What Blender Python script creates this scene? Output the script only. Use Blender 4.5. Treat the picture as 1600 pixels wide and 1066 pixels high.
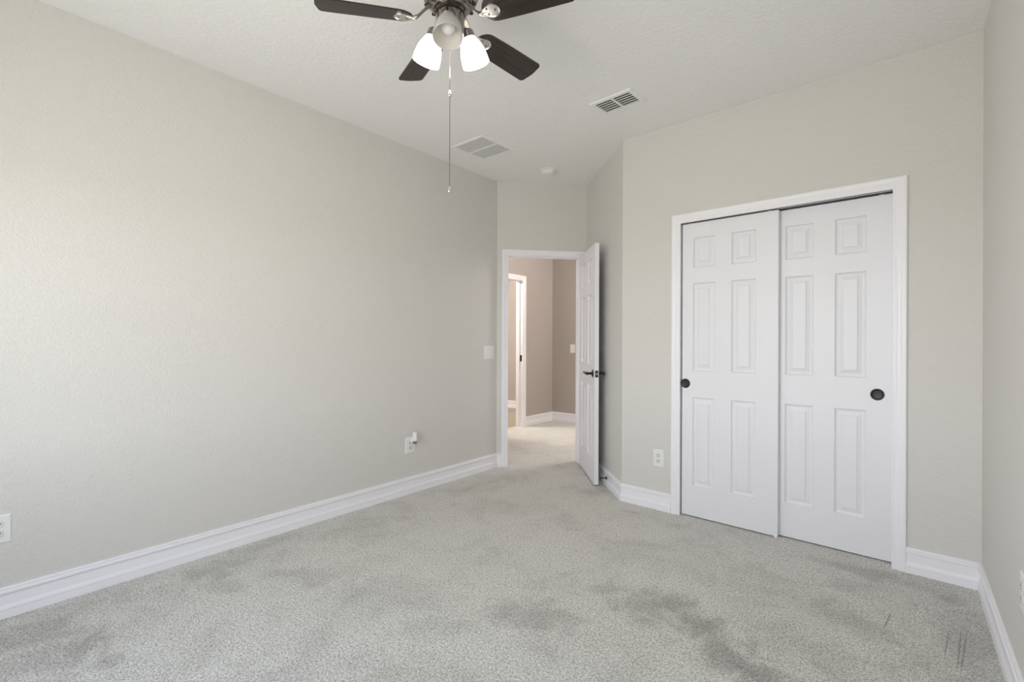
import bpy, math, random
from mathutils import Vector, Matrix

# ------------------------------------------------------------------ scene, camera, light
scene = bpy.context.scene
COL = scene.collection
for o in list(bpy.data.objects):
    bpy.data.objects.remove(o)

YAW = 0.6731
cam_d = bpy.data.cameras.new('camera')
cam_d.sensor_width = 36.0
cam_d.lens = 765.8041 / 1600 * 36
cam_d.shift_y = -0.00045
cam_d.clip_start = 0.02
cam = bpy.data.objects.new('camera', cam_d)
COL.objects.link(cam)
cam.matrix_world = (Matrix.Translation((0, 0, 1.222)) @ Matrix.Rotation(YAW, 4, 'Z')
                    @ Matrix.Rotation(math.radians(90), 4, 'X') @ Matrix.Rotation(0.0039, 4, 'Z'))
scene.camera = cam

vs = scene.view_settings
vs.view_transform = 'Standard'
vs.look = 'None'
vs.gamma = 1
vs.use_curve_mapping = False
vs.exposure = 0.66
scene.cycles.max_bounces = 16
scene.cycles.diffuse_bounces = 12
scene.cycles.glossy_bounces = 4
scene.cycles.transmission_bounces = 8
scene.cycles.sample_clamp_indirect = 6

H = 2.76                      # ceiling height
WIN = (-2.35, -0.25, 0.72, 2.08)   # window in the wall behind the camera: x0, x1, z0, z1
YB = -0.60                    # that wall's inner face

world = bpy.data.worlds.new('daylight')
scene.world = world
world.use_nodes = True
wn, wl = world.node_tree.nodes, world.node_tree.links
wn.clear()
w_out = wn.new('ShaderNodeOutputWorld')
w_bg = wn.new('ShaderNodeBackground')
w_tc = wn.new('ShaderNodeTexCoord')
w_sp = wn.new('ShaderNodeSeparateXYZ')
w_rp = wn.new('ShaderNodeValToRGB')
w_mr = wn.new('ShaderNodeMapRange')
w_mr.inputs['From Min'].default_value = -1
w_mr.inputs['From Max'].default_value = 1
wl.new(w_tc.outputs['Generated'], w_sp.inputs[0])
wl.new(w_sp.outputs['Z'], w_mr.inputs['Value'])
wl.new(w_mr.outputs[0], w_rp.inputs[0])
wl.new(w_rp.outputs[0], w_bg.inputs[0])
wl.new(w_bg.outputs[0], w_out.inputs[0])
els = w_rp.color_ramp.elements
els[0].position = 0.0
els[0].color = (0.56, 0.555, 0.51, 1)
els[1].position = 0.49
els[1].color = (0.56, 0.555, 0.515, 1)
e = els.new(0.51)
e.color = (0.95, 0.975, 0.995, 1)
e = els.new(0.72)
e.color = (0.38, 0.43, 0.50, 1)
e = els.new(1.0)
e.color = (0.30, 0.40, 0.58, 1)
w_bg.inputs[1].default_value = 7.0


def lamp(name, kind, loc, power, color=(1, 1, 1), size=0.1, rot=(0, 0, 0), size_y=None, portal=False):
    d = bpy.data.lights.new(name, kind)
    d.energy = power
    d.color = color
    if kind == 'AREA':
        d.shape = 'RECTANGLE'
        d.size = size
        d.size_y = size_y or size
        if portal:
            d.cycles.is_portal = True
    else:
        d.shadow_soft_size = size
    o = bpy.data.objects.new(name, d)
    o.location = loc
    o.rotation_euler = rot
    COL.objects.link(o)
    return o


# light portal filling the window opening behind the camera, facing into the room
lamp('window_portal', 'AREA', ((WIN[0] + WIN[1]) / 2, YB - 0.06, (WIN[2] + WIN[3]) / 2), 1,
     size=WIN[1] - WIN[0], size_y=WIN[3] - WIN[2], rot=(math.radians(90), 0, 0), portal=True)
# hallway ceiling lamp, an added weak fill, and the lamp of the room beyond it
lamp('hall_light', 'POINT', (-1.95, 5.98, 2.30), 42, (1.0, 0.95, 0.89), 0.30)
lamp('hall_light', 'POINT', (-3.45, 4.75, 2.55), 7, (1.0, 0.96, 0.91), 0.15)  # unseen fill, added to soften the light edge at the bedroom doorway
lamp('far_room_lamp', 'POINT', (-5.3, 4.7, 2.45), 70, (1.0, 0.93, 0.85), 0.12)


# ------------------------------------------------------------------ materials
def mat(name, base, rough=0.5, metal=0.0, spec=0.5):
    m = bpy.data.materials.new(name)
    m.use_nodes = True
    b = m.node_tree.nodes['Principled BSDF']
    b.inputs['Base Color'].default_value = (*base, 1)
    b.inputs['Roughness'].default_value = rough
    b.inputs['Metallic'].default_value = metal
    b.inputs['Specular IOR Level'].default_value = spec
    return m


def nodes(m):
    nt = m.node_tree
    return nt.nodes, nt.links, nt.nodes['Principled BSDF']


def bump_noise(m, scale, strength, dist, detail=2.0, rough=0.5, ramp=None):
    n, l, b = nodes(m)
    tc = n.new('ShaderNodeTexCoord')
    nz = n.new('ShaderNodeTexNoise')
    nz.inputs['Scale'].default_value = scale
    nz.inputs['Detail'].default_value = detail
    nz.inputs['Roughness'].default_value = rough
    l.new(tc.outputs['Object'], nz.inputs['Vector'])
    bp = n.new('ShaderNodeBump')
    bp.inputs['Strength'].default_value = strength
    bp.inputs['Distance'].default_value = dist
    src = nz.outputs[0]
    if ramp:
        mr = n.new('ShaderNodeMapRange')
        mr.interpolation_type = 'SMOOTHSTEP'
        mr.inputs['From Min'].default_value = ramp[0]
        mr.inputs['From Max'].default_value = ramp[1]
        l.new(src, mr.inputs['Value'])
        src = mr.outputs[0]
    l.new(src, bp.inputs['Height'])
    l.new(bp.outputs[0], b.inputs['Normal'])
    return nz


M = {}
M['wall'] = mat('wall_paint', (0.69, 0.675, 0.648), 0.62, spec=0.3)
bump_noise(M['wall'], 95, 0.30, 0.004, 2.0, 0.5, (0.38, 0.66))
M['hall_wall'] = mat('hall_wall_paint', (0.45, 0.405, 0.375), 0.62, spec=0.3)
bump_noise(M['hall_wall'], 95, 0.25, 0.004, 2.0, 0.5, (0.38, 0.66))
M['ceiling'] = mat('ceiling_paint', (0.87, 0.87, 0.865), 0.8, spec=0.2)
bump_noise(M['ceiling'], 46, 0.26, 0.007, 3.0, 0.55, (0.44, 0.60))
M['trim'] = mat('trim_paint', (0.90, 0.895, 0.935), 0.32, spec=0.45)
M['door'] = mat('door_paint', (0.825, 0.825, 0.865), 0.38, spec=0.4)
# faint embossed wood grain on the moulded doors
n, l, b = nodes(M['door'])
tc = n.new('ShaderNodeTexCoord')
mp = n.new('ShaderNodeMapping')
mp.inputs['Scale'].default_value = (260, 260, 9)
nz = n.new('ShaderNodeTexNoise')
nz.inputs['Scale'].default_value = 1.0
nz.inputs['Detail'].default_value = 3
bp = n.new('ShaderNodeBump')
bp.inputs['Strength'].default_value = 0.10
bp.inputs['Distance'].default_value = 0.002
l.new(tc.outputs['Object'], mp.inputs[0])
l.new(mp.outputs[0], nz.inputs['Vector'])
l.new(nz.outputs[0], bp.inputs['Height'])
l.new(bp.outputs[0], b.inputs['Normal'])

M['plate'] = mat('plate_plastic', (0.82, 0.82, 0.81), 0.3)
M['plate_grey'] = mat('socket_face', (0.70, 0.70, 0.70), 0.35)  # slightly greyer plastic for socket faces and the test button
M['slot'] = mat('dark_slot', (0.015, 0.015, 0.015), 0.6)
M['black'] = mat('black_hardware', (0.008, 0.008, 0.009), 0.35)
M['pull'] = mat('blackened_pull', (0.012, 0.012, 0.015), 0.42)
M['track'] = mat('dark_track', (0.05, 0.05, 0.048), 0.4, 0.8)
M['steel'] = mat('bright_steel', (0.75, 0.74, 0.72), 0.25, 1.0)
M['nickel'] = mat('brushed_nickel', (0.30, 0.275, 0.25), 0.27, 1.0)
M['chrome'] = mat('polished_nickel', (0.72, 0.70, 0.68), 0.24, 1.0)
M['register'] = mat('register_enamel', (0.84, 0.84, 0.83), 0.45)
M['duct'] = mat('duct_inside', (0.10, 0.10, 0.095), 0.8)
M['filter'] = mat('grille_filter', (0.80, 0.80, 0.79), 0.9)
M['plastic'] = mat('white_plastic', (0.82, 0.82, 0.80), 0.35)
M['tile'] = mat('far_floor', (0.36, 0.30, 0.23), 0.6)
M['dark'] = mat('closet_inside', (0.30, 0.29, 0.27), 0.9)

# dark wood blade with grain running along its length
M['blade'] = mat('espresso_wood', (0.03, 0.02, 0.015), 0.38, spec=0.5)
n, l, b = nodes(M['blade'])
tc = n.new('ShaderNodeTexCoord')
mp = n.new('ShaderNodeMapping')
mp.inputs['Scale'].default_value = (5, 110, 30)
nz = n.new('ShaderNodeTexNoise')
nz.inputs['Scale'].default_value = 1.0
nz.inputs['Detail'].default_value = 5
nz.inputs['Roughness'].default_value = 0.65
cr = n.new('ShaderNodeValToRGB')
cr.color_ramp.elements[0].position = 0.35
cr.color_ramp.elements[0].color = (0.009, 0.006, 0.0045, 1)
cr.color_ramp.elements[1].position = 0.68
cr.color_ramp.elements[1].color = (0.040, 0.027, 0.020, 1)
l.new(tc.outputs['Object'], mp.inputs[0])
l.new(mp.outputs[0], nz.inputs['Vector'])
l.new(nz.outputs[0], cr.inputs[0])
l.new(cr.outputs[0], b.inputs['Base Color'])


def glass_mat(name, emit):
    m = bpy.data.materials.new(name)
    m.use_nodes = True
    n, l = m.node_tree.nodes, m.node_tree.links
    n.clear()
    out = n.new('ShaderNodeOutputMaterial')
    df = n.new('ShaderNodeBsdfDiffuse')
    df.inputs[0].default_value = (0.86, 0.85, 0.83, 1)
    tr = n.new('ShaderNodeBsdfTranslucent')
    tr.inputs[0].default_value = (0.92, 0.90, 0.87, 1)
    mx = n.new('ShaderNodeMixShader')
    mx.inputs[0].default_value = 0.5
    gl = n.new('ShaderNodeBsdfGlossy')
    gl.inputs['Roughness'].default_value = 0.12
    fr = n.new('ShaderNodeFresnel')
    fr.inputs[0].default_value = 1.45
    m2 = n.new('ShaderNodeMixShader')
    l.new(df.outputs[0], mx.inputs[1])
    l.new(tr.outputs[0], mx.inputs[2])
    l.new(fr.outputs[0], m2.inputs[0])
    l.new(mx.outputs[0], m2.inputs[1])
    l.new(gl.outputs[0], m2.inputs[2])
    last = m2.outputs[0]
    if emit:
        em = n.new('ShaderNodeEmission')
        em.inputs[0].default_value = (1.0, 0.93, 0.84, 1)
        em.inputs[1].default_value = emit
        ad = n.new('ShaderNodeAddShader')
        l.new(last, ad.inputs[0])
        l.new(em.outputs[0], ad.inputs[1])
        last = ad.outputs[0]
    l.new(last, out.inputs[0])
    return m


M['glass_lit'] = glass_mat('frosted_glass_glowing', 1.2)
M['glass_off'] = glass_mat('frosted_glass', 0)
M['bulb_off'] = mat('bulb_glass', (0.85, 0.85, 0.84), 0.25)
m = mat('bulb_glowing', (1, 1, 1), 0.3)
m.node_tree.nodes['Principled BSDF'].inputs['Emission Color'].default_value = (1, 0.9, 0.78, 1)
m.node_tree.nodes['Principled BSDF'].inputs['Emission Strength'].default_value = 6
M['bulb_on'] = m

# carpet: looped/cut pile grain, soft mottling, and the trodden dark patches at fixed places on the floor
M['carpet'] = mat('carpet', (0.45, 0.44, 0.41), 0.95, spec=0.1)
n, l, b = nodes(M['carpet'])
tc = n.new('ShaderNodeTexCoord')


def tex_noise(scale, detail, rough=0.5, dist=0.0):
    t = n.new('ShaderNodeTexNoise')
    t.inputs['Scale'].default_value = scale
    t.inputs['Detail'].default_value = detail
    t.inputs['Roughness'].default_value = rough
    t.inputs['Distortion'].default_value = dist
    l.new(tc.outputs['Object'], t.inputs['Vector'])
    return t.outputs[0]


def maprange(src, a, b_, c, d, smooth=True):
    t = n.new('ShaderNodeMapRange')
    if smooth:
        t.interpolation_type = 'SMOOTHSTEP'
    t.inputs['From Min'].default_value = a
    t.inputs['From Max'].default_value = b_
    t.inputs['To Min'].default_value = c
    t.inputs['To Max'].default_value = d
    l.new(src, t.inputs['Value'])
    return t.outputs[0]


def math_node(op, a, b_=None):
    t = n.new('ShaderNodeMath')
    t.operation = op
    for i, v in enumerate((a, b_)):
        if v is None:
            continue
        if isinstance(v, (int, float)):
            t.inputs[i].default_value = v
        else:
            l.new(v, t.inputs[i])
    return t.outputs[0]


grain = tex_noise(170, 3.0, 0.65)
tuft = tex_noise(95, 2.5, 0.6, 0.5)
mottle = tex_noise(2.3, 5.0, 0.62, 0.6)
mott2 = tex_noise(9.0, 4.0, 0.6, 0.4)
warp = tex_noise(5.5, 4.0, 0.65, 0.8)

# (x, y, radius along, radius across, angle of the long side, depth)
PATCHES = [(-1.27, 1.78, .17, .10, 20, .55), (-1.12, 1.62, .12, .07, 60, .30), (-1.13, 2.18, .16, .05, 50, .45),
           (-0.92, 2.12, .14, .08, 10, .60), (-0.72, 2.17, .26, .09, -18, .75), (-0.50, 2.02, .26, .10, -30, .80),
           (-2.50, 0.47, .14, .07, 10, .75), (-2.75, 0.33, .30, .14, 20, .55), (-2.93, 0.60, .22, .08, 80, .35),
           (-2.86, 0.98, .22, .10, 80, .50), (-2.60, 1.02, .10, .06, 30, .40), (-2.45, 1.30, .16, .08, 30, .40),
           (-2.96, 1.40, .22, .07, 85, .40), (-0.52, 2.82, .20, .08, -10, .28), (-0.12, 3.20, .22, .07, -5, .50),
           (0.20, 2.75, .10, .28, 5, .50), (0.10, 2.48, .22, .07, 60, .30), (-1.49, 1.12, .18, .09, 40, .35),
           (-1.55, 1.43, .14, .08, 40, .30), (-0.20, 2.62, .20, .09, -35, .45), (-1.92, 3.55, .20, .07, 45, .40),
           (-2.75, 1.95, .22, .07, 75, .35), (-2.25, 1.52, .10, .06, 10, .28), (-1.10, 1.30, .12, .08, 10, .3),
           (-1.53, 3.27, .05, .02, 5, .45), (-0.95, 3.18, .10, .05, 0, .25), (-0.28, 2.25, .18, .10, -25, .40)]
total = None
for (px, py, ra, rb, ang, dep) in PATCHES:
    mp = n.new('ShaderNodeMapping')
    mp.vector_type = 'TEXTURE'
    mp.inputs['Location'].default_value = (px, py, 0)
    mp.inputs['Rotation'].default_value = (0, 0, math.radians(ang))
    mp.inputs['Scale'].default_value = (ra * 1.5, rb * 1.5, 1)
    l.new(tc.outputs['Object'], mp.inputs[0])
    ln = n.new('ShaderNodeVectorMath')
    ln.operation = 'LENGTH'
    l.new(mp.outputs[0], ln.inputs[0])
    d = math_node('ADD', ln.outputs['Value'], math_node('MULTIPLY', math_node('SUBTRACT', warp, 0.5), 3.4))
    v = maprange(d, 0.05, 1.25, dep, 0.0)
    total = v if total is None else math_node('MAXIMUM', total, v)
# narrow furniture drag marks near the right-hand corner
for (px, py, hl, ang) in [(0.144, 2.6582, 0.1275, -96.1), (0.1793, 2.6378, 0.187, -95.8), (0.1939, 2.6422, 0.1922, -96.9), (-0.0496, 2.7023, 0.0947, -96.9)]:
    mp = n.new('ShaderNodeMapping')
    mp.vector_type = 'TEXTURE'
    mp.inputs['Location'].default_value = (px, py, 0)
    mp.inputs['Rotation'].default_value = (0, 0, math.radians(ang))
    mp.inputs['Scale'].default_value = (hl, 0.0035, 1)
    l.new(tc.outputs['Object'], mp.inputs[0])
    ln = n.new('ShaderNodeVectorMath')
    ln.operation = 'LENGTH'
    l.new(mp.outputs[0], ln.inputs[0])
    total = math_node('MAXIMUM', total, maprange(ln.outputs['Value'], 0.7, 1.2, 1.0, 0.0))
soft = maprange(mottle, 0.42, 0.78, 0.0, 0.42)
soft2 = maprange(mott2, 0.5, 0.8, 0.0, 0.28)
dirt = math_node('MINIMUM', math_node('ADD', math_node('MAXIMUM', total, soft), soft2), 1.0)
gr = maprange(grain, 0.33, 0.64, 0.0, 1.0)
tf = maprange(tuft, 0.28, 0.66, 0.0, 1.0)
pile = math_node('ADD', math_node('MULTIPLY', gr, 0.58), math_node('MULTIPLY', tf, 0.42))
cr = n.new('ShaderNodeValToRGB')
cr.color_ramp.elements[0].color = (0.26, 0.256, 0.242, 1)
cr.color_ramp.elements[1].color = (0.88, 0.87, 0.825, 1)
cr.color_ramp.elements[1].position = 0.85
l.new(pile, cr.inputs[0])
mx = n.new('ShaderNodeMix')
mx.data_type = 'RGBA'
mx.blend_type = 'MULTIPLY'
mx.inputs['B'].default_value = (0.56, 0.545, 0.54, 1)
l.new(dirt, mx.inputs['Factor'])
l.new(cr.outputs[0], mx.inputs['A'])
l.new(mx.outputs['Result'], b.inputs['Base Color'])
bp = n.new('ShaderNodeBump')
bp.inputs['Strength'].default_value = 0.55
bp.inputs['Distance'].default_value = 0.006
l.new(pile, bp.inputs['Height'])
l.new(bp.outputs[0], b.inputs['Normal'])


# ------------------------------------------------------------------ mesh helpers
class MB:
    """Collects shapes in world coordinates."""
    def __init__(self, X=None):
        self.v, self.f = [], []
        self.X = X or Matrix.Identity(4)

    def add(self, vs_, fs):
        k = len(self.v)
        self.v += [tuple(self.X @ Vector(p)) for p in vs_]
        self.f += [tuple(i + k for i in q) for q in fs]

    def box(self, a, b_):
        x0, x1 = sorted((a[0], b_[0]))
        y0, y1 = sorted((a[1], b_[1]))
        z0, z1 = sorted((a[2], b_[2]))
        self.add([(x0, y0, z0), (x1, y0, z0), (x1, y1, z0), (x0, y1, z0),
                  (x0, y0, z1), (x1, y0, z1), (x1, y1, z1), (x0, y1, z1)],
                 [(0, 3, 2, 1), (4, 5, 6, 7), (0, 1, 5, 4), (1, 2, 6, 5), (2, 3, 7, 6), (3, 0, 4, 7)])

    def loft(self, rings, cap0=True, cap1=True, closed=True):
        n_ = len(rings[0])
        vs_ = [p for r in rings for p in r]
        fs = []
        m_ = n_ if closed else n_ - 1
        for i in range(len(rings) - 1):
            for j in range(m_):
                a = i * n_ + j
                b_ = i * n_ + (j + 1) % n_
                fs.append((a, b_, b_ + n_, a + n_))
        if cap0:
            fs.append(tuple(reversed(range(n_))))
        if cap1:
            fs.append(tuple(range((len(rings) - 1) * n_, len(rings) * n_)))
        self.add(vs_, fs)

    def lathe(self, prof, X=None, n_=32, cap0=False, cap1=False):
        """prof: (radius, height) about local Z."""
        X = X or Matrix.Identity(4)
        rings = []
        for r, z in prof:
            rings.append([tuple(X @ Vector((r * math.cos(2 * math.pi * k / n_), r * math.sin(2 * math.pi * k / n_), z)))
                          for k in range(n_)])
        self.loft(rings, cap0, cap1)

    def tube(self, pts, r, n_=10):
        pts = [Vector(p) for p in pts]
        rs = r if isinstance(r, (list, tuple)) else [r] * len(pts)
        rings = []
        up = Vector((0, 0, 1))
        for i, p in enumerate(pts):
            t = (pts[min(i + 1, len(pts) - 1)] - pts[max(i - 1, 0)]).normalized()
            u = up if abs(t.dot(up)) < 0.95 else Vector((1, 0, 0))
            a = t.cross(u).normalized()
            c = a.cross(t).normalized()
            rings.append([tuple(p + (a * math.cos(2 * math.pi * k / n_) + c * math.sin(2 * math.pi * k / n_)) * rs[i])
                          for k in range(n_)])
        self.loft(rings)

    def build(self, name, m_, parent=None, origin=None, smooth=False, bevel=0, seg=2, flat_angle=35):
        """One mesh object whose origin stands at ORIGIN (world)."""
        if origin is None:
            xs, ys, zs = zip(*self.v)
            origin = ((min(xs) + max(xs)) / 2, (min(ys) + max(ys)) / 2, min(zs))
        O = Vector(origin)
        me = bpy.data.meshes.new(name)
        me.from_pydata([tuple(Vector(p) - O) for p in self.v], [], self.f)
        me.validate()
        me.update()
        me.materials.append(m_)
        import bmesh
        bm = bmesh.new()
        bm.from_mesh(me)
        bmesh.ops.remove_doubles(bm, verts=bm.verts, dist=1e-6)
        bmesh.ops.recalc_face_normals(bm, faces=bm.faces)
        bm.to_mesh(me)
        bm.free()
        if smooth:
            me.shade_smooth()
            me.set_sharp_from_angle(angle=math.radians(flat_angle))
        o = bpy.data.objects.new(name, me)
        COL.objects.link(o)
        if parent is not None:
            o.parent = parent
            P = Vector(parent['_w'])
            o.location = O - P
        else:
            o.location = O
        o['_w'] = tuple(O)
        if bevel:
            bv = o.modifiers.new('bevel', 'BEVEL')
            bv.width = bevel
            bv.segments = seg
            bv.limit_method = 'ANGLE'
            bv.angle_limit = math.radians(40)
        return o


def empty(name, loc):
    o = bpy.data.objects.new(name, None)
    o.empty_display_size = 0.1
    o.location = loc
    o['_w'] = tuple(loc)
    COL.objects.link(o)
    return o


def tag(o, label, cat, group=None):
    o['label'] = label
    o['category'] = cat
    if group:
        o['group'] = group
    return o


def struct(o, label=None, cat=None):
    o['kind'] = 'structure'
    if label:
        o['label'] = label
    if cat:
        o['category'] = cat
    return o


def frame(P, d, z=0.0):
    """Local x along the wall, local y OUT of the wall face into the wall's body, local z up.  Room side is -y."""
    d = Vector((d[0], d[1], 0)).normalized()
    nrm = Vector((-d.y, d.x, 0))
    m_ = Matrix.Identity(4)
    m_.col[0][:3] = d
    m_.col[1][:3] = nrm
    m_.col[2][:3] = (0, 0, 1)
    m_.col[3][:3] = (P[0], P[1], z)
    return m_


# plan points of the bedroom (inner faces)
A0 = (-3.0743, YB)
C = (-3.0743, 3.6209)
J = (-2.4580, 4.2721)
K = (-1.6808, 3.4644)
R = (0.3077, 3.3338)
B0 = (0.3077, YB)
F_LEFT = frame(A0, (0, 1))               # s = y - YB, body towards -x
F_ENTRY = frame(C, (J[0] - C[0], J[1] - C[1]))
F_JOG = frame(J, (K[0] - J[0], K[1] - J[1]))
F_CLOSET = frame((0, 3.354), (1, -0.0657))
F_RIGHT = frame(R, (0, -1))
F_BACK = frame(B0, (-1, 0))
L_ENTRY = math.dist(C, J)
L_JOG = math.dist(J, K)
S_K, S_R = -1.6844, 0.3084
W = 0.115

# ------------------------------------------------------------------ structure
ZT = H + 0.12


def footprint(mb, pts, z0=0.0, z1=ZT):
    n_ = len(pts)
    mb.add([(x, y, z0) for x, y in pts] + [(x, y, z1) for x, y in pts],
           [tuple(reversed(range(n_))), tuple(range(n_, 2 * n_))] +
           [(i, (i + 1) % n_, (i + 1) % n_ + n_, i + n_) for i in range(n_)])


mb = MB()
mb.add([(-4.30, -0.75, 0), (0.5, -0.75, 0), (0.5, 6.45, 0), (-4.30, 6.45, 0),
        (-4.30, -0.75, -0.1), (0.5, -0.75, -0.1), (0.5, 6.45, -0.1), (-4.30, 6.45, -0.1)],
       [(0, 1, 2, 3), (7, 6, 5, 4), (0, 4, 5, 1), (1, 5, 6, 2), (2, 6, 7, 3), (3, 7, 4, 0)])
struct(mb.build('floor', M['carpet'], origin=(0, 0, 0)), 'grey cut-pile carpet over bedroom and hall with darker trodden patches', 'carpet')
mb = MB()
mb.box((-7.0, 3.6, -0.1), (-4.30, 7.2, 0.0))
struct(mb.build('floor', M['tile'], origin=(-5.5, 5.5, -0.1)), 'tan floor of the room seen beyond the hallway doorway', 'floor')
mb = MB()
mb.box((-7.0, -0.75, H), (0.5, 7.2, H + 0.1))
struct(mb.build('ceiling', M['ceiling'], origin=(0, 0, H)), 'white knockdown textured ceiling', 'ceiling')

# left wall
mb = MB(F_LEFT)
mb.box((-W, 0, 0), (C[1] - YB, W, ZT))
struct(mb.build('wall_left', M['wall']), 'long plain greige wall at left', 'wall')
# entry wall at 45 degrees, with the doorway
OP0, OP1, OPZ = 0.1034, 0.8263, 2.051
mb = MB(F_ENTRY)
mb.box((0, 0, 0), (OP0, W, ZT))
mb.box((OP1, 0, 0), (L_ENTRY + 0.0, W, ZT))
mb.box((OP0, 0, OPZ), (OP1, W, ZT))
struct(mb.build('wall_entry', M['wall']), 'short angled wall around the entry doorway', 'wall')
mb = MB(F_JOG)
mb.box((0, 0, 0), (L_JOG, W, ZT))
struct(mb.build('wall_jog', M['wall']), 'short angled wall behind the open door', 'wall')
# closet wall with opening
CO0, CO1, COZ = -1.2312, -0.0378, 2.054
mb = MB(F_CLOSET)
mb.box((S_K, 0, 0), (CO0, W, ZT))
mb.box((CO1, 0, 0), (S_R + W, W, ZT))
mb.box((CO0, 0, COZ), (CO1, W, ZT))
struct(mb.build('wall_closet', M['wall']), 'greige wall around the closet opening', 'wall')
mb = MB(F_RIGHT)
mb.box((-0.05, 0, 0), (R[1] - YB + W, W, ZT))
struct(mb.build('wall_right', M['wall']), 'greige wall at the right edge', 'wall')
# back wall with window (behind camera)
mb = MB()
x0, x1, z0, z1 = WIN
mb.box((-3.19, YB - W, 0), (x0, YB, ZT))
mb.box((x1, YB - W, 0), (0.42, YB, ZT))
mb.box((x0, YB - W, 0), (x1, YB, z0))
mb.box((x0, YB - W, z1), (x1, YB, ZT))
struct(mb.build('wall_back', M['wall']), 'wall with the window behind the viewer', 'wall')
mb = MB()
for a, b_ in (((x0, z0), (x0 + .05, z1)), ((x1 - .05, z0), (x1, z1)), ((x0, z0), (x1, z0 + .05)),
              ((x0, z1 - .05), (x1, z1)), (((x0 + x1) / 2 - .03, z0), ((x0 + x1) / 2 + .03, z1)),
              ((x0, (z0 + z1) / 2 - .02), (x1, (z0 + z1) / 2 + .02))):
    mb.box((a[0], YB - 0.10, a[1]), (b_[0], YB - 0.07, b_[1]))
struct(mb.build('window_1', M['trim']), 'white framed window behind the viewer', 'window')

# closet interior shell
mb = MB(F_CLOSET)
mb.box((-1.60, W, 0), (-1.56, 0.75, ZT))
mb.box((0.25, W, 0), (0.29, 0.75, ZT))
mb.box((-1.60, 0.75, 0), (0.29, 0.79, ZT))
struct(mb.build('wall_closet_inside', M['dark']), 'inner walls of the closet', 'wall')

# hall
HX, HY = -4.22, 6.29
HO0, HO1, HOZ = 4.75, 5.53, 2.066
mb = MB()
mb.box((HX - W, 2.9, 0), (HX, HO0, ZT))
mb.box((HX - W, HO1, 0), (HX, HY + W, ZT))
mb.box((HX - W, HO0, HOZ), (HX, HO1, ZT))
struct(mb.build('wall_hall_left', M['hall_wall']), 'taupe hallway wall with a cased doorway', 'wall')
mb = MB()
mb.box((HX, HY, 0), (-1.0, HY + W, ZT))
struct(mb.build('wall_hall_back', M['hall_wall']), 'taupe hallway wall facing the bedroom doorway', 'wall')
mb = MB()
mb.box((HX, 2.9, 0), (-3.19, 2.9 + W, ZT))
mb.box((-1.0, 4.3, 0), (-1.0 + W, HY + W, ZT))
mb.box((-1.72, 4.15, 0), (-1.0 + W, 4.3, ZT))
mb.box((-1.72, 3.60, 0), (-1.64, 4.2, ZT))
struct(mb.build('wall_hall_end', M['hall_wall']), 'end walls of the hallway', 'wall')
# far room
mb = MB()
mb.box((-7.0, 6.957, 0), (HX - W, 7.07, ZT))
mb.box((-7.0, 3.6, 0), (-6.9, 7.0, ZT))
mb.box((-7.0, 3.6, 0), (HX - W, 3.7, ZT))
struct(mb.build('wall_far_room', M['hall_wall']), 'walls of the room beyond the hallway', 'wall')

# ------------------------------------------------------------------ mouldings
BASE = [(0.0, 0.0), (0.016, 0.0), (0.016, 0.0335), (0.0115, 0.0345), (0.0115, 0.0370), (0.016, 0.0380), (0.0155, 0.044),
        (0.0090, 0.058), (0.0080, 0.102), (0.0080, 0.105), (0.0145, 0.1055), (0.0165, 0.110), (0.0160, 0.118),
        (0.0115, 0.1215), (0.0070, 0.1225), (0.0070, 0.1250), (0.0125, 0.1260), (0.0110, 0.131), (0.0, 0.133)]


def baseboard(name, P, Q, prev=None, nxt=None, start_cut=0.0, label=None, m_=None):
    """Moulded board along P->Q, room on the right-hand side; mitred towards prev and nxt plan directions."""
    P, Q = Vector(P), Vector(Q)
    d = (Q - P).normalized()
    nr = Vector((d.y, -d.x))

    def miter(pt, other):
        if other is None:
            return nr
        o_ = Vector(other).normalized()
        no = Vector((o_.y, -o_.x))
        b_ = (nr + no)
        return b_ / (b_.dot(nr))
    m0, m1 = miter(P, prev), miter(Q, nxt)
    mb_ = MB()
    mb_.loft([[(P.x + m0.x * t, P.y + m0.y * t, z) for t, z in BASE],
              [(Q.x + m1.x * t, Q.y + m1.y * t, z) for t, z in BASE]])
    return struct(mb_.build(name, m_ or M['trim']), label, 'baseboard')


def pt(F, s):
    p = F @ Vector((s, 0, 0))
    return (p.x, p.y)


def dirv(a, b_):
    return (b_[0] - a[0], b_[1] - a[1])


D_L, D_E, D_J, D_C, D_R = (0, 1), dirv(C, J), dirv(J, K), dirv(K, R), (0, -1)
baseboard('baseboard_left', A0, C, None, D_E, label='white moulded baseboard along the left wall')
baseboard('baseboard_entry_left', C, pt(F_ENTRY, 0.0500), D_L, None, label='stub of white baseboard left of the entry casing')
baseboard('baseboard_jog', J, K, D_E, D_C, label='white baseboard on the angled wall behind the open door')
baseboard('baseboard_closet_left', K, pt(F_CLOSET, -1.2884), D_J, None, label='white baseboard left of the closet casing')
baseboard('baseboard_closet_right', pt(F_CLOSET, 0.0162), R, None, D_R, label='white baseboard right of the closet casing')
baseboard('baseboard_right', R, B0, D_C, None, label='white baseboard along the right wall')
baseboard('baseboard_hall_left', (HX, HO1 + 0.06), (HX, HY), None, (1, 0), label='white baseboard on the left hallway wall')
baseboard('baseboard_hall_back', (HX, HY), (-1.0, HY), (0, 1), None, label='white baseboard on the facing hallway wall')
baseboard('baseboard_far_room', (-6.9, 6.957), (HX - W, 6.957), None, None, label='white baseboard in the room beyond the hall')

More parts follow.
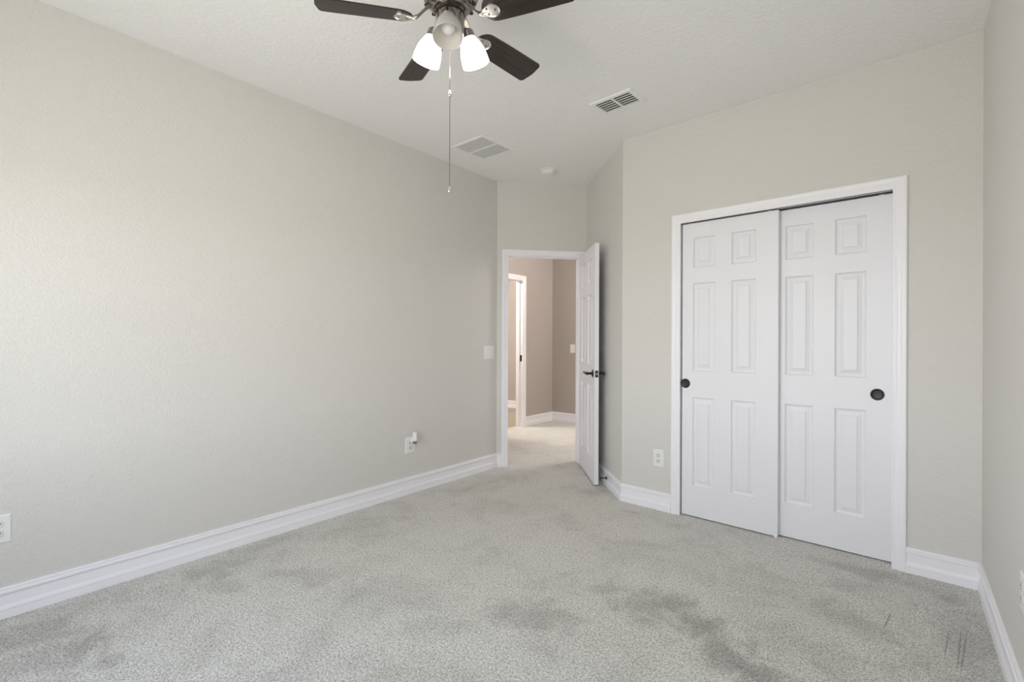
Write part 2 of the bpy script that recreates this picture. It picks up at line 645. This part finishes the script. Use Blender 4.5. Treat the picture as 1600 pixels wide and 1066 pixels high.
CAS = [(0.0, 0.0), (0.0, 0.008), (0.004, 0.0105), (0.010, 0.0105), (0.012, 0.009), (0.016, 0.0095), (0.024, 0.013),
       (0.034, 0.0135), (0.037, 0.0155), (0.046, 0.0175), (0.055, 0.0175), (0.060, 0.015), (0.0615, 0.012), (0.0615, 0.0)]


def casing(mb_, s0, s1, z1, width, side=-1, y0=0.0):
    """Mitred moulding round an opening s0..s1, head at z1, standing out of face y0 on the given side."""
    k = width / 0.0615
    rings = []
    for (sx, zz) in ((0, 0), (0, 1), (1, 1), (1, 0)):
        r = []
        for w_, t in CAS:
            w_ *= k
            x = (s0 - w_) if sx == 0 else (s1 + w_)
            z = z1 + w_ if zz else 0.0
            r.append((x, y0 + side * t, z))
        rings.append(r)
    mb_.loft(rings)


def jamb(mb_, s0, s1, z1, depth, th=0.019, stop=None):
    mb_.box((s0 - th, 0, 0), (s0, depth, z1 + th))
    mb_.box((s1, 0, 0), (s1 + th, depth, z1 + th))
    mb_.box((s0, 0, z1), (s1, depth, z1 + th))
    if stop:
        a, b_ = stop
        mb_.box((s0, a, 0), (s0 + .011, b_, z1))
        mb_.box((s1 - .011, a, 0), (s1, b_, z1))
        mb_.box((s0 + .011, a, z1 - .011), (s1 - .011, b_, z1))


# entry doorway frame (trim_1)
mb = MB(F_ENTRY)
casing(mb, 0.1094, 0.8203, 2.0450, 0.0615)
casing(mb, 0.1094, 0.8203, 2.0450, 0.0615, 1, W)
jamb(mb, OP0 + .0005, OP1 - .0005, OPZ - .001, W, 0.0004, (0.040, 0.075))
o = struct(mb.build('trim_1', M['trim']), 'white casing around the open entry doorway', 'door frame')
mb = MB(F_ENTRY)
mb.box((OP0 + .0005, 0.006, 0.915), (OP0 + .003, 0.034, 0.975))
mb.build('strike_plate', M['black'], o)['label'] = 'small black strike plate'
# closet frame (trim_2)
mb = MB(F_CLOSET)
casing(mb, -1.2252, -0.0438, 2.0478, 0.0625)
jamb(mb, CO0 + .0005, CO1 - .0005, COZ - .001, W, 0.0004)
o = struct(mb.build('trim_2', M['trim']), 'white casing around the closet sliding doors', 'door frame')
mb = MB(F_CLOSET)
mb.box((CO0, 0.012, 2.0485), (CO1, 0.016, 2.0530))
mb.box((CO0, 0.055, 2.0485), (CO1, 0.060, 2.0530))
mb.box((CO0, 0.100, 2.0420), (CO1, 0.104, 2.0530))
mb.build('sliding_track', M['track'], o)['label'] = 'dark metal sliding track'
# hall doorway frame (trim_3)
F_HALL = frame((HX, 0), (0, 1))
mb = MB(F_HALL)
casing(mb, HO0 + .005, HO1 - .005 + 0.0, 2.066, 0.075)
jamb(mb, HO0 + .0005, HO1 - .0005, HOZ - .001, W, 0.0004, (0.045, 0.080))
o = struct(mb.build('trim_3', M['trim']), 'white casing around the doorway across the hall', 'door frame')
mb = MB(F_HALL)
mb.box((HO1 - .004, 0.008, 0.925), (HO1 - .001, 0.038, 1.015))
mb.build('strike_plate', M['black'], o)['label'] = 'small black strike plate'


# ------------------------------------------------------------------ doors
def panel_face(mb_, x0, x1, z0, z1, cols, rows, y, sgn):
    """Grid face at depth y (sgn=-1: looks towards -y) with moulded raised panels in every (col,row)."""
    xs = sorted({x0, x1, *[v for c in cols for v in c]})
    zs = sorted({z0, z1, *[v for r in rows for v in r]})
    prof = [(0.0, 0.0), (0.0025, 0.0080), (0.009, 0.0130), (0.015, 0.0145), (0.020, 0.0145), (0.040, 0.0080), (0.0410, 0.0028), (0.044, 0.0020)]
    for i in range(len(xs) - 1):
        for j in range(len(zs) - 1):
            a, b_, c, d = xs[i], xs[i + 1], zs[j], zs[j + 1]
            if (a, b_) in cols and (c, d) in rows:
                rings = []
                for ins, dep in prof:
                    yy = y - sgn * dep
                    rings.append([(a + ins, yy, c + ins), (b_ - ins, yy, c + ins), (b_ - ins, yy, d - ins), (a + ins, yy, d - ins)])
                mb_.loft(rings, cap0=False, cap1=True)
            else:
                mb_.add([(a, y, c), (b_, y, c), (b_, y, d), (a, y, d)], [(0, 1, 2, 3)])
    return xs, zs


def door_mesh(F, x0, x1, z0, z1, cols, rows, y, th):
    mb_ = MB(F)
    xs, zs = panel_face(mb_, x0, x1, z0, z1, cols, rows, y, -1)
    panel_face(mb_, x0, x1, z0, z1, cols, rows, y + th, 1)
    for z in (z0, z1):
        for i in range(len(xs) - 1):
            mb_.add([(xs[i], y, z), (xs[i + 1], y, z), (xs[i + 1], y + th, z), (xs[i], y + th, z)], [(0, 1, 2, 3)])
    for x in (x0, x1):
        for i in range(len(zs) - 1):
            mb_.add([(x, y, zs[i]), (x, y, zs[i + 1]), (x, y + th, zs[i + 1]), (x, y + th, zs[i])], [(0, 1, 2, 3)])
    return mb_


ROWS = [(0.216, 0.834), (1.016, 1.625), (1.731, 1.941)]


def finger_pull(F, s, z, y, r, parent):
    X = F @ Matrix.Translation((s, y, z)) @ Matrix.Rotation(math.radians(90), 4, 'X')
    mb_ = MB()
    mb_.lathe([(0.0005, 0.0008), (r * .55, 0.0010), (r * .74, 0.0016), (r * .80, 0.0034), (r * .90, 0.0042), (r, 0.0030), (r * 1.01, 0.0)], X, 40)
    p = mb_.build('finger_pull', M['pull'], parent, smooth=True, flat_angle=50)
    p['label'] = 'round black recessed finger pull'


d2 = door_mesh(F_CLOSET, -1.2205, -0.6090, 0.008, 2.0420, [(-1.1435, -0.9954), (-0.8882, -0.7376)], ROWS, 0.020, 0.034).build('door_2', M['door'])
struct(d2, 'left white six-panel sliding closet door, in front of the other', 'door')
finger_pull(F_CLOSET, -1.1960, 0.9265, 0.020, 0.0325, d2)
mb = MB(F_CLOSET)
mb.box((-0.627, 0.0185, 0.000), (-0.612, 0.0225, 0.020))
mb.build('door_guide', M['trim'], d2)
d3 = door_mesh(F_CLOSET, -0.7000, -0.0475, 0.008, 2.0420, [(-0.5794, -0.4265), (-0.3180, -0.1670)], ROWS, 0.062, 0.034).build('door_3', M['door'])
struct(d3, 'right white six-panel sliding closet door, behind the other', 'door')
finger_pull(F_CLOSET, -0.1148, 0.9275, 0.062, 0.0325, d3)
for dd, ss, yy in ((d2, (-1.165, -0.66), 0.037), (d3, (-0.655, -0.10), 0.079)):
    for s in ss:
        mb = MB(F_CLOSET)
        mb.box((s - .012, yy - .015, 2.040), (s + .012, yy - .010, 2.0465))
        mb.build('roller_bracket', M['steel'], dd)['label'] = 'small bright metal roller bracket'

# entry door leaf, swung open into the bedroom
HP, TP = Vector((-2.5105, 4.2167)), Vector((-2.0218, 3.6487))
dl = (TP - HP).normalized()
HP2 = HP + dl * 0.030
LW = (TP - HP2).length
F_LEAF = frame(TP, (-dl.x, -dl.y))      # local x from the free edge to the hinge; visible face must be -y
ny = Vector((F_LEAF.col[1][0], F_LEAF.col[1][1]))
side = 1 if ny.dot(Vector((0.747, 0.665))) > 0 else -1
assert side == -1 or side == 1
y_face = 0.0 if side == 1 else -0.036
cols = [(0.110, LW / 2 - 0.055), (LW / 2 + 0.055, LW - 0.110)]
d1 = door_mesh(F_LEAF, 0.0, LW, 0.014, 2.044, cols, ROWS, y_face, 0.036).build('door_1', M['door'])
struct(d1, 'white six-panel entry door standing open against the angled wall', 'door')


def lever(sg, y_):
    """Black lever set on face y_, standing out along sg*y."""
    X = F_LEAF @ Matrix.Translation((0.066, y_, 0.944))
    base = Matrix.Rotation(math.radians(90 if sg < 0 else -90), 4, 'X')
    mb_ = MB()
    mb_.lathe([(0.0, 0.009), (0.024, 0.009), (0.031, 0.006), (0.0325, 0.0)], X @ base, 36)
    mb_.lathe([(0.011, 0.0), (0.011, 0.045), (0.013, 0.050), (0.013, 0.060), (0.0, 0.062)], X @ base, 20)
    q = [X @ Vector((0.0, sg * 0.054, 0)), X @ Vector((0.03, sg * 0.056, 0.001)), X @ Vector((0.07, sg * 0.058, 0.003)),
         X @ Vector((0.105, sg * 0.058, 0.004)), X @ Vector((0.120, sg * 0.056, 0.004))]
    mb_.tube(q, [0.0115, 0.0105, 0.0095, 0.009, 0.004], 14)
    o_ = mb_.build('lever_handle', M['black'], d1, smooth=True, flat_angle=50)
    o_['label'] = 'black lever door handle'


y_lo, y_hi = y_face, y_face + 0.036
lever(-1, y_lo)
lever(1, y_hi)
mb = MB(F_LEAF)
mb.box((-0.0015, y_lo + .006, 0.915), (0.0005, y_hi - .006, 0.972))
lp = mb.build('latch_plate', M['black'], d1)
lp['label'] = 'black latch plate on the door edge'
mb = MB(F_LEAF)
mb.box((-0.009, y_lo + .013, 0.936), (-0.0014, y_hi - .013, 0.951))
mb.build('latch_bolt', M['steel'], lp)['label'] = 'bright metal latch bolt'
for z in (0.25, 1.05, 1.83):
    mb = MB(F_LEAF)
    yk = y_lo if side == -1 else y_hi
    mb.lathe([(0.0, z), (0.005, z), (0.005, z + .089), (0.0, z + .089)],
             Matrix.Translation((LW + 0.006, yk + (0.004 if side == 1 else -0.004), 0)), 12)
    mb.build('hinge', M['black'], d1, smooth=True)

# door stop screwed to the jog baseboard
sx = L_JOG - 0.0
best = None
P = F_JOG.inverted() @ Vector((-1.9326, 3.7247, 0))
X = F_JOG @ Matrix.Translation((P.x, -0.0140, 0.070)) @ Matrix.Rotation(math.radians(90), 4, 'X')
ds = empty('door_stop', F_JOG @ Vector((P.x, -0.0140, 0.070)))
mb = MB()
mb.lathe([(0.0, 0.0), (0.013, 0.0), (0.013, 0.003), (0.008, 0.006), (0.0045, 0.008), (0.0045, 0.050), (0.0, 0.050)], X, 20)
mb.build('rod', M['black'], ds, smooth=True)
mb = MB()
mb.lathe([(0.0, 0.048), (0.008, 0.048), (0.0085, 0.060), (0.0, 0.061)], X, 16)
mb.build('rubber_tip', M['black'], ds, smooth=True)
tag(ds, 'small black door stop on the baseboard behind the open door', 'door stop')


# ------------------------------------------------------------------ wall plates
def plate_box(mb_, w_, h_, t=0.0055):
    """Bevelled cover plate centred on local origin, face towards -y."""
    a, b_ = w_ / 2, h_ / 2
    i = 0.0045
    mb_.loft([[(-a, 0, -b_), (a, 0, -b_), (a, 0, b_), (-a, 0, b_)],
              [(-a, -t * .45, -b_), (a, -t * .45, -b_), (a, -t * .45, b_), (-a, -t * .45, b_)],
              [(-a + i, -t, -b_ + i), (a - i, -t, -b_ + i), (a - i, -t, b_ - i), (-a + i, -t, b_ - i)]])


def outlet(F, s, z, w_, h_, label, skip_upper=False):
    X = F @ Matrix.Translation((s, 0, z))
    root = empty('wall_outlet', X @ Vector((0, 0, 0)))
    tag(root, label, 'outlet')
    mb_ = MB(X)
    plate_box(mb_, w_, h_)
    mb_.build('cover_plate', M['plate'], root)
    for k in (1, -1):
        zc = k * h_ * 0.165
        mb_ = MB(X)
        ring0, ring1 = [], []
        r = h_ * 0.138
        for q in range(28):
            a = 2 * math.pi * q / 28
            x_ = max(-r * .98, min(r * .98, r * 1.08 * math.cos(a)))
            z_ = max(-r * .86, min(r * .86, r * 1.08 * math.sin(a)))
            ring0.append((x_, -0.0045, zc + z_))
            ring1.append((x_ * .96, -0.0078, zc + z_ * .96))
        mb_.loft([ring0, ring1])
        so = mb_.build('socket', M['plate_grey'], root)
        mb_ = MB(X)
        mb_.box((-r * .42, -.0083, zc + r * .02), (-r * .30, -.0070, zc + r * .52))
        mb_.box((r * .30, -.0083, zc + r * .08), (r * .42, -.0070, zc + r * .46))
        mb_.lathe([(0.0, 0.0083), (r * .17, 0.0083), (r * .17, 0.0070)],
                  Matrix.Translation((0, 0, zc - r * .42)) @ Matrix.Rotation(math.radians(90), 4, 'X'), 12)
        sl = mb_.build('slots', M['slot'], so)
        sl['label'] = 'dark slots and ground hole'
    mb_ = MB(X)
    mb_.lathe([(0.0, 0.0066), (0.0025, 0.0064), (0.0032, 0.0052)], Matrix.Rotation(math.radians(90), 4, 'X'), 12)
    mb_.build('screw', M['plate'], root, smooth=True)
    return root


outlet(F_CLOSET, -1.3852, 0.3728, 0.080, 0.124, 'white duplex outlet between the angled wall and the closet casing')
outlet(F_LEFT, 0.2755 - YB, 0.3895, 0.080, 0.124, 'white duplex outlet low at the far left edge of the photo')
outlet(F_LEFT, 2.5560 - YB, 0.3850, 0.100, 0.130, 'white outlet low on the left wall with a plug-in device in it')
P = F_RIGHT.inverted() @ Vector((R[0], 2.257, 0))
outlet(F_RIGHT, P.x, 0.415, 0.080, 0.124, 'white outlet plate on the right wall, cut by the photo edge')

# plug-in air freshener
X = F_LEFT @ Matrix.Translation((2.566 - YB, 0, 0.0))
pf = empty('plug_in_freshener', X @ Vector((0, -0.0080, 0.39)))
tag(pf, 'white plug-in air freshener standing out of the left wall outlet', 'air freshener')
mb = MB(X)
mb.box((-0.019, -0.034, 0.405), (0.019, -0.0085, 0.445))
mb.build('plug_body', M['plastic'], pf, bevel=0.006)
mb = MB(X)
mb.lathe([(0.0, 0.422), (0.019, 0.422), (0.0205, 0.427), (0.0195, 0.455), (0.0175, 0.470), (0.0190, 0.485), (0.0185, 0.490), (0.0, 0.490)],
         Matrix.Translation((0, -0.046, 0)), 28)
mb.build('warmer_shell', M['plastic'], pf, smooth=True, flat_angle=40)
mb = MB(X)
mb.lathe([(0.0, 0.398), (0.0120, 0.398), (0.0150, 0.402), (0.0150, 0.415), (0.010, 0.4225), (0.0, 0.4225)], Matrix.Translation((0, -0.046, 0)), 24)
M['bottle'] = mat('oil_bottle', (0.16, 0.16, 0.18), 0.12)
mb.build('oil_bottle', M['bottle'], pf, smooth=True)['label'] = 'small grey glass refill bottle'


def switch(F, s, z, w_, h_, gangs, label, name='light_switch'):
    X = F @ Matrix.Translation((s, 0, z))
    root = empty(name, X @ Vector((0, 0, 0)))
    tag(root, label, 'light switch')
    mb_ = MB(X)
    plate_box(mb_, w_, h_)
    mb_.build('cover_plate', M['plate'], root)
    for g in range(gangs):
        xc = (g - (gangs - 1) / 2) * w_ * 0.42
        wr = w_ * (0.30 if gangs > 1 else 0.46)
        mb_ = MB(X @ Matrix.Translation((xc, 0, 0)))
        hh = h_ * 0.29
        tilt = 0.0030 if g == 0 else -0.0030
        mb_.add([(-wr / 2, -.0045, -hh), (wr / 2, -.0045, -hh), (wr / 2, -.0045, hh), (-wr / 2, -.0045, hh),
                 (-wr / 2, -.0075 - tilt, -hh + .001), (wr / 2, -.0075 - tilt, -hh + .001), (wr / 2, -.0065, 0), (-wr / 2, -.0065, 0),
                 (wr / 2, -.0075 + tilt, hh - .001), (-wr / 2, -.0075 + tilt, hh - .001)],
                [(0, 1, 5, 4), (4, 5, 6, 7), (7, 6, 8, 9), (9, 8, 2, 3), (1, 2, 8, 6, 5), (0, 4, 7, 9, 3)])
        mb_.build('rocker', M['plastic'], root)
    return root


switch(F_LEFT, 3.5065 - YB, 1.1070, 0.146, 0.126, 2, 'white double rocker switch on the left wall beside the entry casing')
F_HB = frame((0, HY), (1, 0))
switch(F_HB, -3.856, 1.104, 0.082, 0.124, 1, 'small white light switch on the hallway wall seen through the doorway')

# ------------------------------------------------------------------ ceiling fittings
# supply register
RX = Matrix.Translation((-1.438, 2.888, H)) @ Matrix.Rotation(math.radians(-5), 4, 'Z')
root = empty('supply_vent', RX @ Vector((0, 0, 0)))
tag(root, 'white rectangular ceiling supply vent with dark slots, nearer the closet', 'vent')
w_, d_ = 0.305, 0.212
mb = MB(RX)
bw = 0.030


def flange(mb_, w__, d__, bw_, t):
    a, b_, i = w__ / 2, d__ / 2, 0.006
    ai, bi = a - bw_, b_ - bw_
    mb_.loft([[(-a, -b_, 0), (a, -b_, 0), (a, b_, 0), (-a, b_, 0)],
              [(-a, -b_, -t * .35), (a, -b_, -t * .35), (a, b_, -t * .35), (-a, b_, -t * .35)],
              [(-a + i, -b_ + i, -t), (a - i, -b_ + i, -t), (a - i, b_ - i, -t), (-a + i, b_ - i, -t)],
              [(-ai, -bi, -t), (ai, -bi, -t), (ai, bi, -t), (-ai, bi, -t)],
              [(-ai, -bi, 0), (ai, -bi, 0), (ai, bi, 0), (-ai, bi, 0)]], False, False)


flange(mb, w_, d_, bw, 0.009)
mb.box((-0.006, -d_ / 2 + bw, -0.009), (0.006, d_ / 2 - bw, 0))
mb.build('frame', M['register'], root)
mb = MB(RX)
mb.box((-w_ / 2 + bw, -d_ / 2 + bw, -0.0012), (w_ / 2 - bw, d_ / 2 - bw, -0.0004))
mb.build('duct_opening', M['duct'], root)['label'] = 'dark duct opening behind the slats'
for sxx in (-1, 1):
    xa, xb = (0.007, w_ / 2 - bw - .001) if sxx > 0 else (-w_ / 2 + bw + .001, -0.007)
    for k in range(5):
        yc = -d_ / 2 + bw + 0.034 + k * (d_ - 2 * bw - 0.042) / 4
        mb = MB(RX)
        mb.add([(xa, yc - .017, -.0070), (xb, yc - .017, -.0070), (xb, yc + .001, -.0020), (xa, yc + .001, -.0020),
                (xa, yc - .0168, -.0088), (xb, yc - .0168, -.0088), (xb, yc + .002, -.0035), (xa, yc + .002, -.0035)],
               [(0, 1, 2, 3), (7, 6, 5, 4), (0, 4, 5, 1), (1, 5, 6, 2), (2, 6, 7, 3), (3, 7, 4, 0)])
        mb.build('slat', M['register'], root)

# return grille
GX = Matrix.Translation((-2.625, 2.917, H)) @ Matrix.Rotation(math.radians(-3), 4, 'Z')
root = empty('return_grille', GX @ Vector((0, 0, 0)))
tag(root, 'square white ceiling return grille with fine grey louvers, near the left wall', 'vent')
w_, d_, bw = 0.350, 0.378, 0.026
mb = MB(GX)
flange(mb, w_, d_, bw, 0.008)
mb.box((-w_ / 2 + bw, -0.008, -0.008), (w_ / 2 - bw, 0.008, 0))
mb.build('frame', M['register'], root)
mb = MB(GX)
mb.box((-w_ / 2 + bw, -d_ / 2 + bw, -0.0012), (w_ / 2 - bw, d_ / 2 - bw, -0.0004))
mb.build('filter_panel', M['filter'], root)
for sy in (-1, 1):
    ya, yb = (0.009, d_ / 2 - bw - .001) if sy > 0 else (-d_ / 2 + bw + .001, -0.009)
    nlv = 22
    for k in range(nlv):
        xc = -w_ / 2 + bw + 0.008 + k * (w_ - 2 * bw - 0.016) / (nlv - 1)
        mb = MB(GX)
        mb.add([(xc - .0030, ya, -.0018), (xc - .0030, yb, -.0018), (xc + .0030, yb, -.0072), (xc + .0030, ya, -.0072),
                (xc - .0036, ya, -.0024), (xc - .0036, yb, -.0024), (xc + .0024, yb, -.0078), (xc + .0024, ya, -.0078)],
               [(0, 1, 2, 3), (7, 6, 5, 4), (0, 4, 5, 1), (1, 5, 6, 2), (2, 6, 7, 3), (3, 7, 4, 0)])
        mb.build('slat', M['register'], root)

# smoke detector
root = empty('smoke_detector', (-2.505, 3.655, H))
tag(root, 'round white smoke detector on the ceiling in front of the entry doorway', 'smoke detector')
X = Matrix.Translation((-2.505, 3.655, H)) @ Matrix.Rotation(math.pi, 4, 'X')
mb = MB()
mb.lathe([(0.0, 0.0), (0.076, 0.0), (0.078, 0.003), (0.077, 0.009), (0.070, 0.011), (0.0, 0.011)], X, 40)
mb.build('base_ring', M['plastic'], root, smooth=True)
mb = MB()
mb.lathe([(0.060, 0.010), (0.064, 0.017), (0.063, 0.026), (0.054, 0.036), (0.034, 0.041), (0.012, 0.042), (0.0, 0.042)], X, 40)
mb.build('sensor_dome', M['plastic'], root, smooth=True, flat_angle=50)
mb = MB()
mb.lathe([(0.0, 0.0400), (0.006, 0.0400), (0.0065, 0.036), (0.0065, 0.030)], X @ Matrix.Translation((-0.026, 0.030, 0)), 14)
mb.build('test_button', M['plate_grey'], root, smooth=True)

# ------------------------------------------------------------------ ceiling fan
FX, FY = -1.449, 1.404
fan = empty('ceiling_fan', (FX, FY, H))
tag(fan, 'brushed nickel ceiling fan with dark wood blades and three frosted glass lights', 'ceiling fan')
T = Matrix.Translation((FX, FY, 0))
mb = MB()
mb.lathe([(0.0, H - .001), (0.092, H - .001), (0.094, H - .010), (0.088, 2.728), (0.106, 2.716), (0.118, 2.700), (0.120, 2.672), (0.117, 2.632),
          (0.106, 2.606), (0.092, 2.596), (0.0, 2.596)], T, 48)
mb.build('motor_housing', M['nickel'], fan, smooth=True)
mb = MB()
mb.lathe([(0.0, 2.599), (0.080, 2.599), (0.084, 2.592), (0.083, 2.580), (0.070, 2.566), (0.0, 2.566)], T, 48)
mb.build('flywheel', M['nickel'], fan, smooth=True)
for k in range(10):
    a = 2 * math.pi * k / 10
    mb = MB()
    mb.lathe([(0.0, 2.592), (0.010, 2.592), (0.010, 2.5955), (0.0, 2.5955)], T @ Matrix.Translation((0.0965 * math.cos(a), 0.0965 * math.sin(a), 0)), 12)
    mb.build('cooling_slot', M['slot'], fan)
mb = MB()
mb.lathe([(0.0, 2.572), (0.056, 2.572), (0.058, 2.568), (0.058, 2.478), (0.055, 2.466), (0.044, 2.456), (0.020, 2.450), (0.0, 2.449)], T, 48)
sw = mb.build('switch_housing', M['nickel'], fan, smooth=True)
mb = MB()
mb.lathe([(0.0585, 2.556), (0.0600, 2.556), (0.0600, 2.549), (0.0585, 2.549)], T, 48)
mb.build('seam_ring', M['black'], sw, smooth=True)['label'] = 'thin black ring'
mb = MB()
mb.lathe([(0.0, 2.4500), (0.010, 2.4500), (0.011, 2.438), (0.004, 2.430), (0.0, 2.430)], T, 20)
mb.build('finial', M['nickel'], sw, smooth=True)

# blades: built along +x, lowered and pitched, then turned about the hub
BR, BW, ZB, PITCH = 0.520, 0.063, 2.522, math.radians(14)


def blade_outline():
    pts = []
    r0 = 0.150

    def arc(cx, cy, rx, ry, a0, a1, k):
        for q in range(k + 1):
            a = math.radians(a0 + (a1 - a0) * q / k)
            pts.append((cx + rx * math.cos(a), cy + ry * math.sin(a)))
    # root (rounded), lower side, tip corners, upper side
    arc(r0 + 0.055, 0, 0.055, BW * 0.86, 90, 270, 14)
    pts.append((0.30, -BW * 0.93))
    arc(BR - 0.022, -BW + 0.018, 0.018, 0.018, -90, -20, 5)
    pts.append((BR, -BW * 0.30))
    pts.append((BR + 0.002, 0))
    pts.append((BR, BW * 0.30))
    arc(BR - 0.022, BW - 0.018, 0.018, 0.018, 20, 90, 5)
    pts.append((0.30, BW * 0.93))
    return pts


bl = MB()
out = blade_outline()
bl.loft([[(x, y, -0.0028) for x, y in out], [(x, y, 0.0028) for x, y in out]])
me_blade = None
pitch_m = Matrix.Translation((0, 0, ZB - H)) @ Matrix.Rotation(-PITCH, 4, 'X')
blade0 = MB(pitch_m)
blade0.loft([[(x, y, -0.0028) for x, y in out], [(x, y, 0.0028) for x, y in out]])
iron = MB()
up = pitch_m
# flat curved arm
arm = []
for t in range(9):
    u = t / 8
    x = 0.066 + 0.084 * u
    z = 2.580 - H - 0.064 * (3 * u * u - 2 * u ** 3)
    wv = 0.013 - 0.004 * math.sin(math.pi * u)
    yv = 0.006 * math.sin(math.pi * u)
    arm.append([(x, yv - wv, z - .0035), (x, yv + wv, z - .0035), (x, yv + wv, z + .0035), (x, yv - wv, z + .0035)])
iron.loft(arm)
medal = MB(pitch_m)
mo = []
for q in range(32):
    a = 2 * math.pi * q / 32
    rx = 0.036 if math.cos(a) > 0 else 0.056
    ry = 0.030 * (1.0 if math.cos(a) > 0 else (1 - 0.55 * abs(math.cos(a)) ** 1.3))
    mo.append((0.190 + rx * math.cos(a), ry * math.sin(a)))


def sc(k):
    return [(0.190 + (x - 0.190) * k, y * k) for x, y in mo]


medal.loft([[(x, y, -0.0030) for x, y in sc(1.0)], [(x, y, -0.0085) for x, y in sc(0.98)], [(x, y, -0.0095) for x, y in sc(0.90)],
            [(x, y, -0.0065) for x, y in sc(0.82)], [(x, y, -0.0065) for x, y in sc(0.10)]])
screws = []
for (x, y) in ((0.172, 0.012), (0.172, -0.012), (0.205, 0.0)):
    q = MB(pitch_m)
    q.lathe([(0.0, -0.0095), (0.0040, -0.0090), (0.0048, -0.0062)], Matrix.Translation((x, y, 0)), 10)
    screws.append(q)
TH0 = math.radians(47.92) + YAW


def local_obj(name, mb_, m_, parent, smooth=False):
    me = bpy.data.meshes.new(name)
    me.from_pydata(mb_.v, [], mb_.f)
    import bmesh
    bm = bmesh.new()
    bm.from_mesh(me)
    bmesh.ops.remove_doubles(bm, verts=bm.verts, dist=1e-6)
    bmesh.ops.recalc_face_normals(bm, faces=bm.faces)
    bm.to_mesh(me)
    bm.free()
    me.materials.append(m_)
    if smooth:
        me.shade_smooth()
        me.set_sharp_from_angle(angle=math.radians(40))
    o_ = bpy.data.objects.new(name, me)
    COL.objects.link(o_)
    o_.parent = parent
    return o_


b0 = local_obj('blade', blade0, M['blade'], fan)
b0['_w'] = (0, 0, 0)
i0 = local_obj('blade_arm', iron, M['nickel'], b0, True)
m0 = local_obj('bracket', medal, M['chrome'], b0, True)
s0 = [local_obj('screw', q, M['nickel'], b0, True) for q in screws]
b0.rotation_euler = (0, 0, TH0)
for k in range(1, 5):
    c = b0.copy()
    COL.objects.link(c)
    c.parent = fan
    c.rotation_euler = (0, 0, TH0 + k * 2 * math.pi / 5)
    for ch in (i0, m0, *s0):
        cc = ch.copy()
        COL.objects.link(cc)
        cc.parent = c

# light kit: three glass shades
for ang, lit in ((-87, False), (33, True), (153, True)):
    a = math.radians(ang) + YAW
    d3v = Vector((math.cos(a), math.sin(a), 0))
    neck = Vector((FX, FY, 2.494)) + d3v * 0.080
    tilt = math.radians(21)
    # local -z (down) becomes the shade's axis, leaning outwards
    axis = (Vector((0, 0, -1)) * math.cos(tilt) + d3v * math.sin(tilt)).normalized()
    zq = axis
    xq = Vector((-math.sin(a), math.cos(a), 0))
    yq = zq.cross(xq)
    X = Matrix.Identity(4)
    X.col[0][:3] = xq
    X.col[1][:3] = yq
    X.col[2][:3] = zq
    X.col[3][:3] = neck
    mb = MB()
    mb.tube([Vector((FX, FY, 2.512)) + d3v * 0.050, Vector((FX, FY, 2.516)) + d3v * 0.066, neck - axis * 0.018], 0.0085, 12)
    mb.lathe([(0.0, -0.022), (0.018, -0.022), (0.0270, -0.014), (0.0285, 0.000), (0.0300, 0.012), (0.0285, 0.013), (0.0, 0.006)], X, 28)
    mb.build('lamp_socket', M['nickel'], fan, smooth=True)
    mb = MB()
    prof = [(0.0262, 0.004), (0.0290, 0.012), (0.0370, 0.026), (0.0455, 0.044), (0.0525, 0.066), (0.0560, 0.090), (0.0572, 0.108), (0.0578, 0.116)]
    inner = [(r - 0.0032, z) for r, z in prof]
    mb.lathe(prof + [(0.0562, 0.1175)] + inner[::-1] + [prof[0]], X, 40)
    sh = mb.build('glass_shade', M['glass_lit'] if lit else M['glass_off'], fan, smooth=True, flat_angle=60)
    sh['label'] = 'glowing frosted glass shade' if lit else 'unlit frosted glass shade facing the viewer'
    mb = MB()
    mb.lathe([(0.0, 0.004), (0.012, 0.006), (0.014, 0.022), (0.022, 0.040), (0.0275, 0.056), (0.0265, 0.070), (0.018, 0.082), (0.0, 0.086)], X, 24)
    mb.build('bulb', M['bulb_on'] if lit else M['bulb_off'], sh, smooth=True, flat_angle=60)
    if lit:
        p = X @ Vector((0, 0, 0.110))
        lamp('fan_light', 'POINT', p, 3.6, (1.0, 0.88, 0.74), 0.035)

# pull chain
mb = MB()
mb.tube([(FX, FY, 2.436), (FX, FY, 2.30), (FX + .0004, FY, 2.1), (FX, FY, 1.850)], 0.0014, 8)
ch = mb.build('pull_chain', M['nickel'], fan, smooth=True)
for zb, nm in ((2.218, 'chain_connector'), (1.826, 'chain_weight')):
    mb = MB()
    mb.lathe([(0.0, zb + .026), (0.0022, zb + .025), (0.0030, zb + .020), (0.0062, zb + .012), (0.0078, zb + .005), (0.0068, zb - .001), (0.0035, zb - .004), (0.0, zb - .005)], T, 20)
    mb.build(nm, M['chrome'], ch, smooth=True, flat_angle=60)['label'] = 'shiny teardrop bead'

for o in bpy.data.objects:
    if '_w' in o:
        del o['_w']
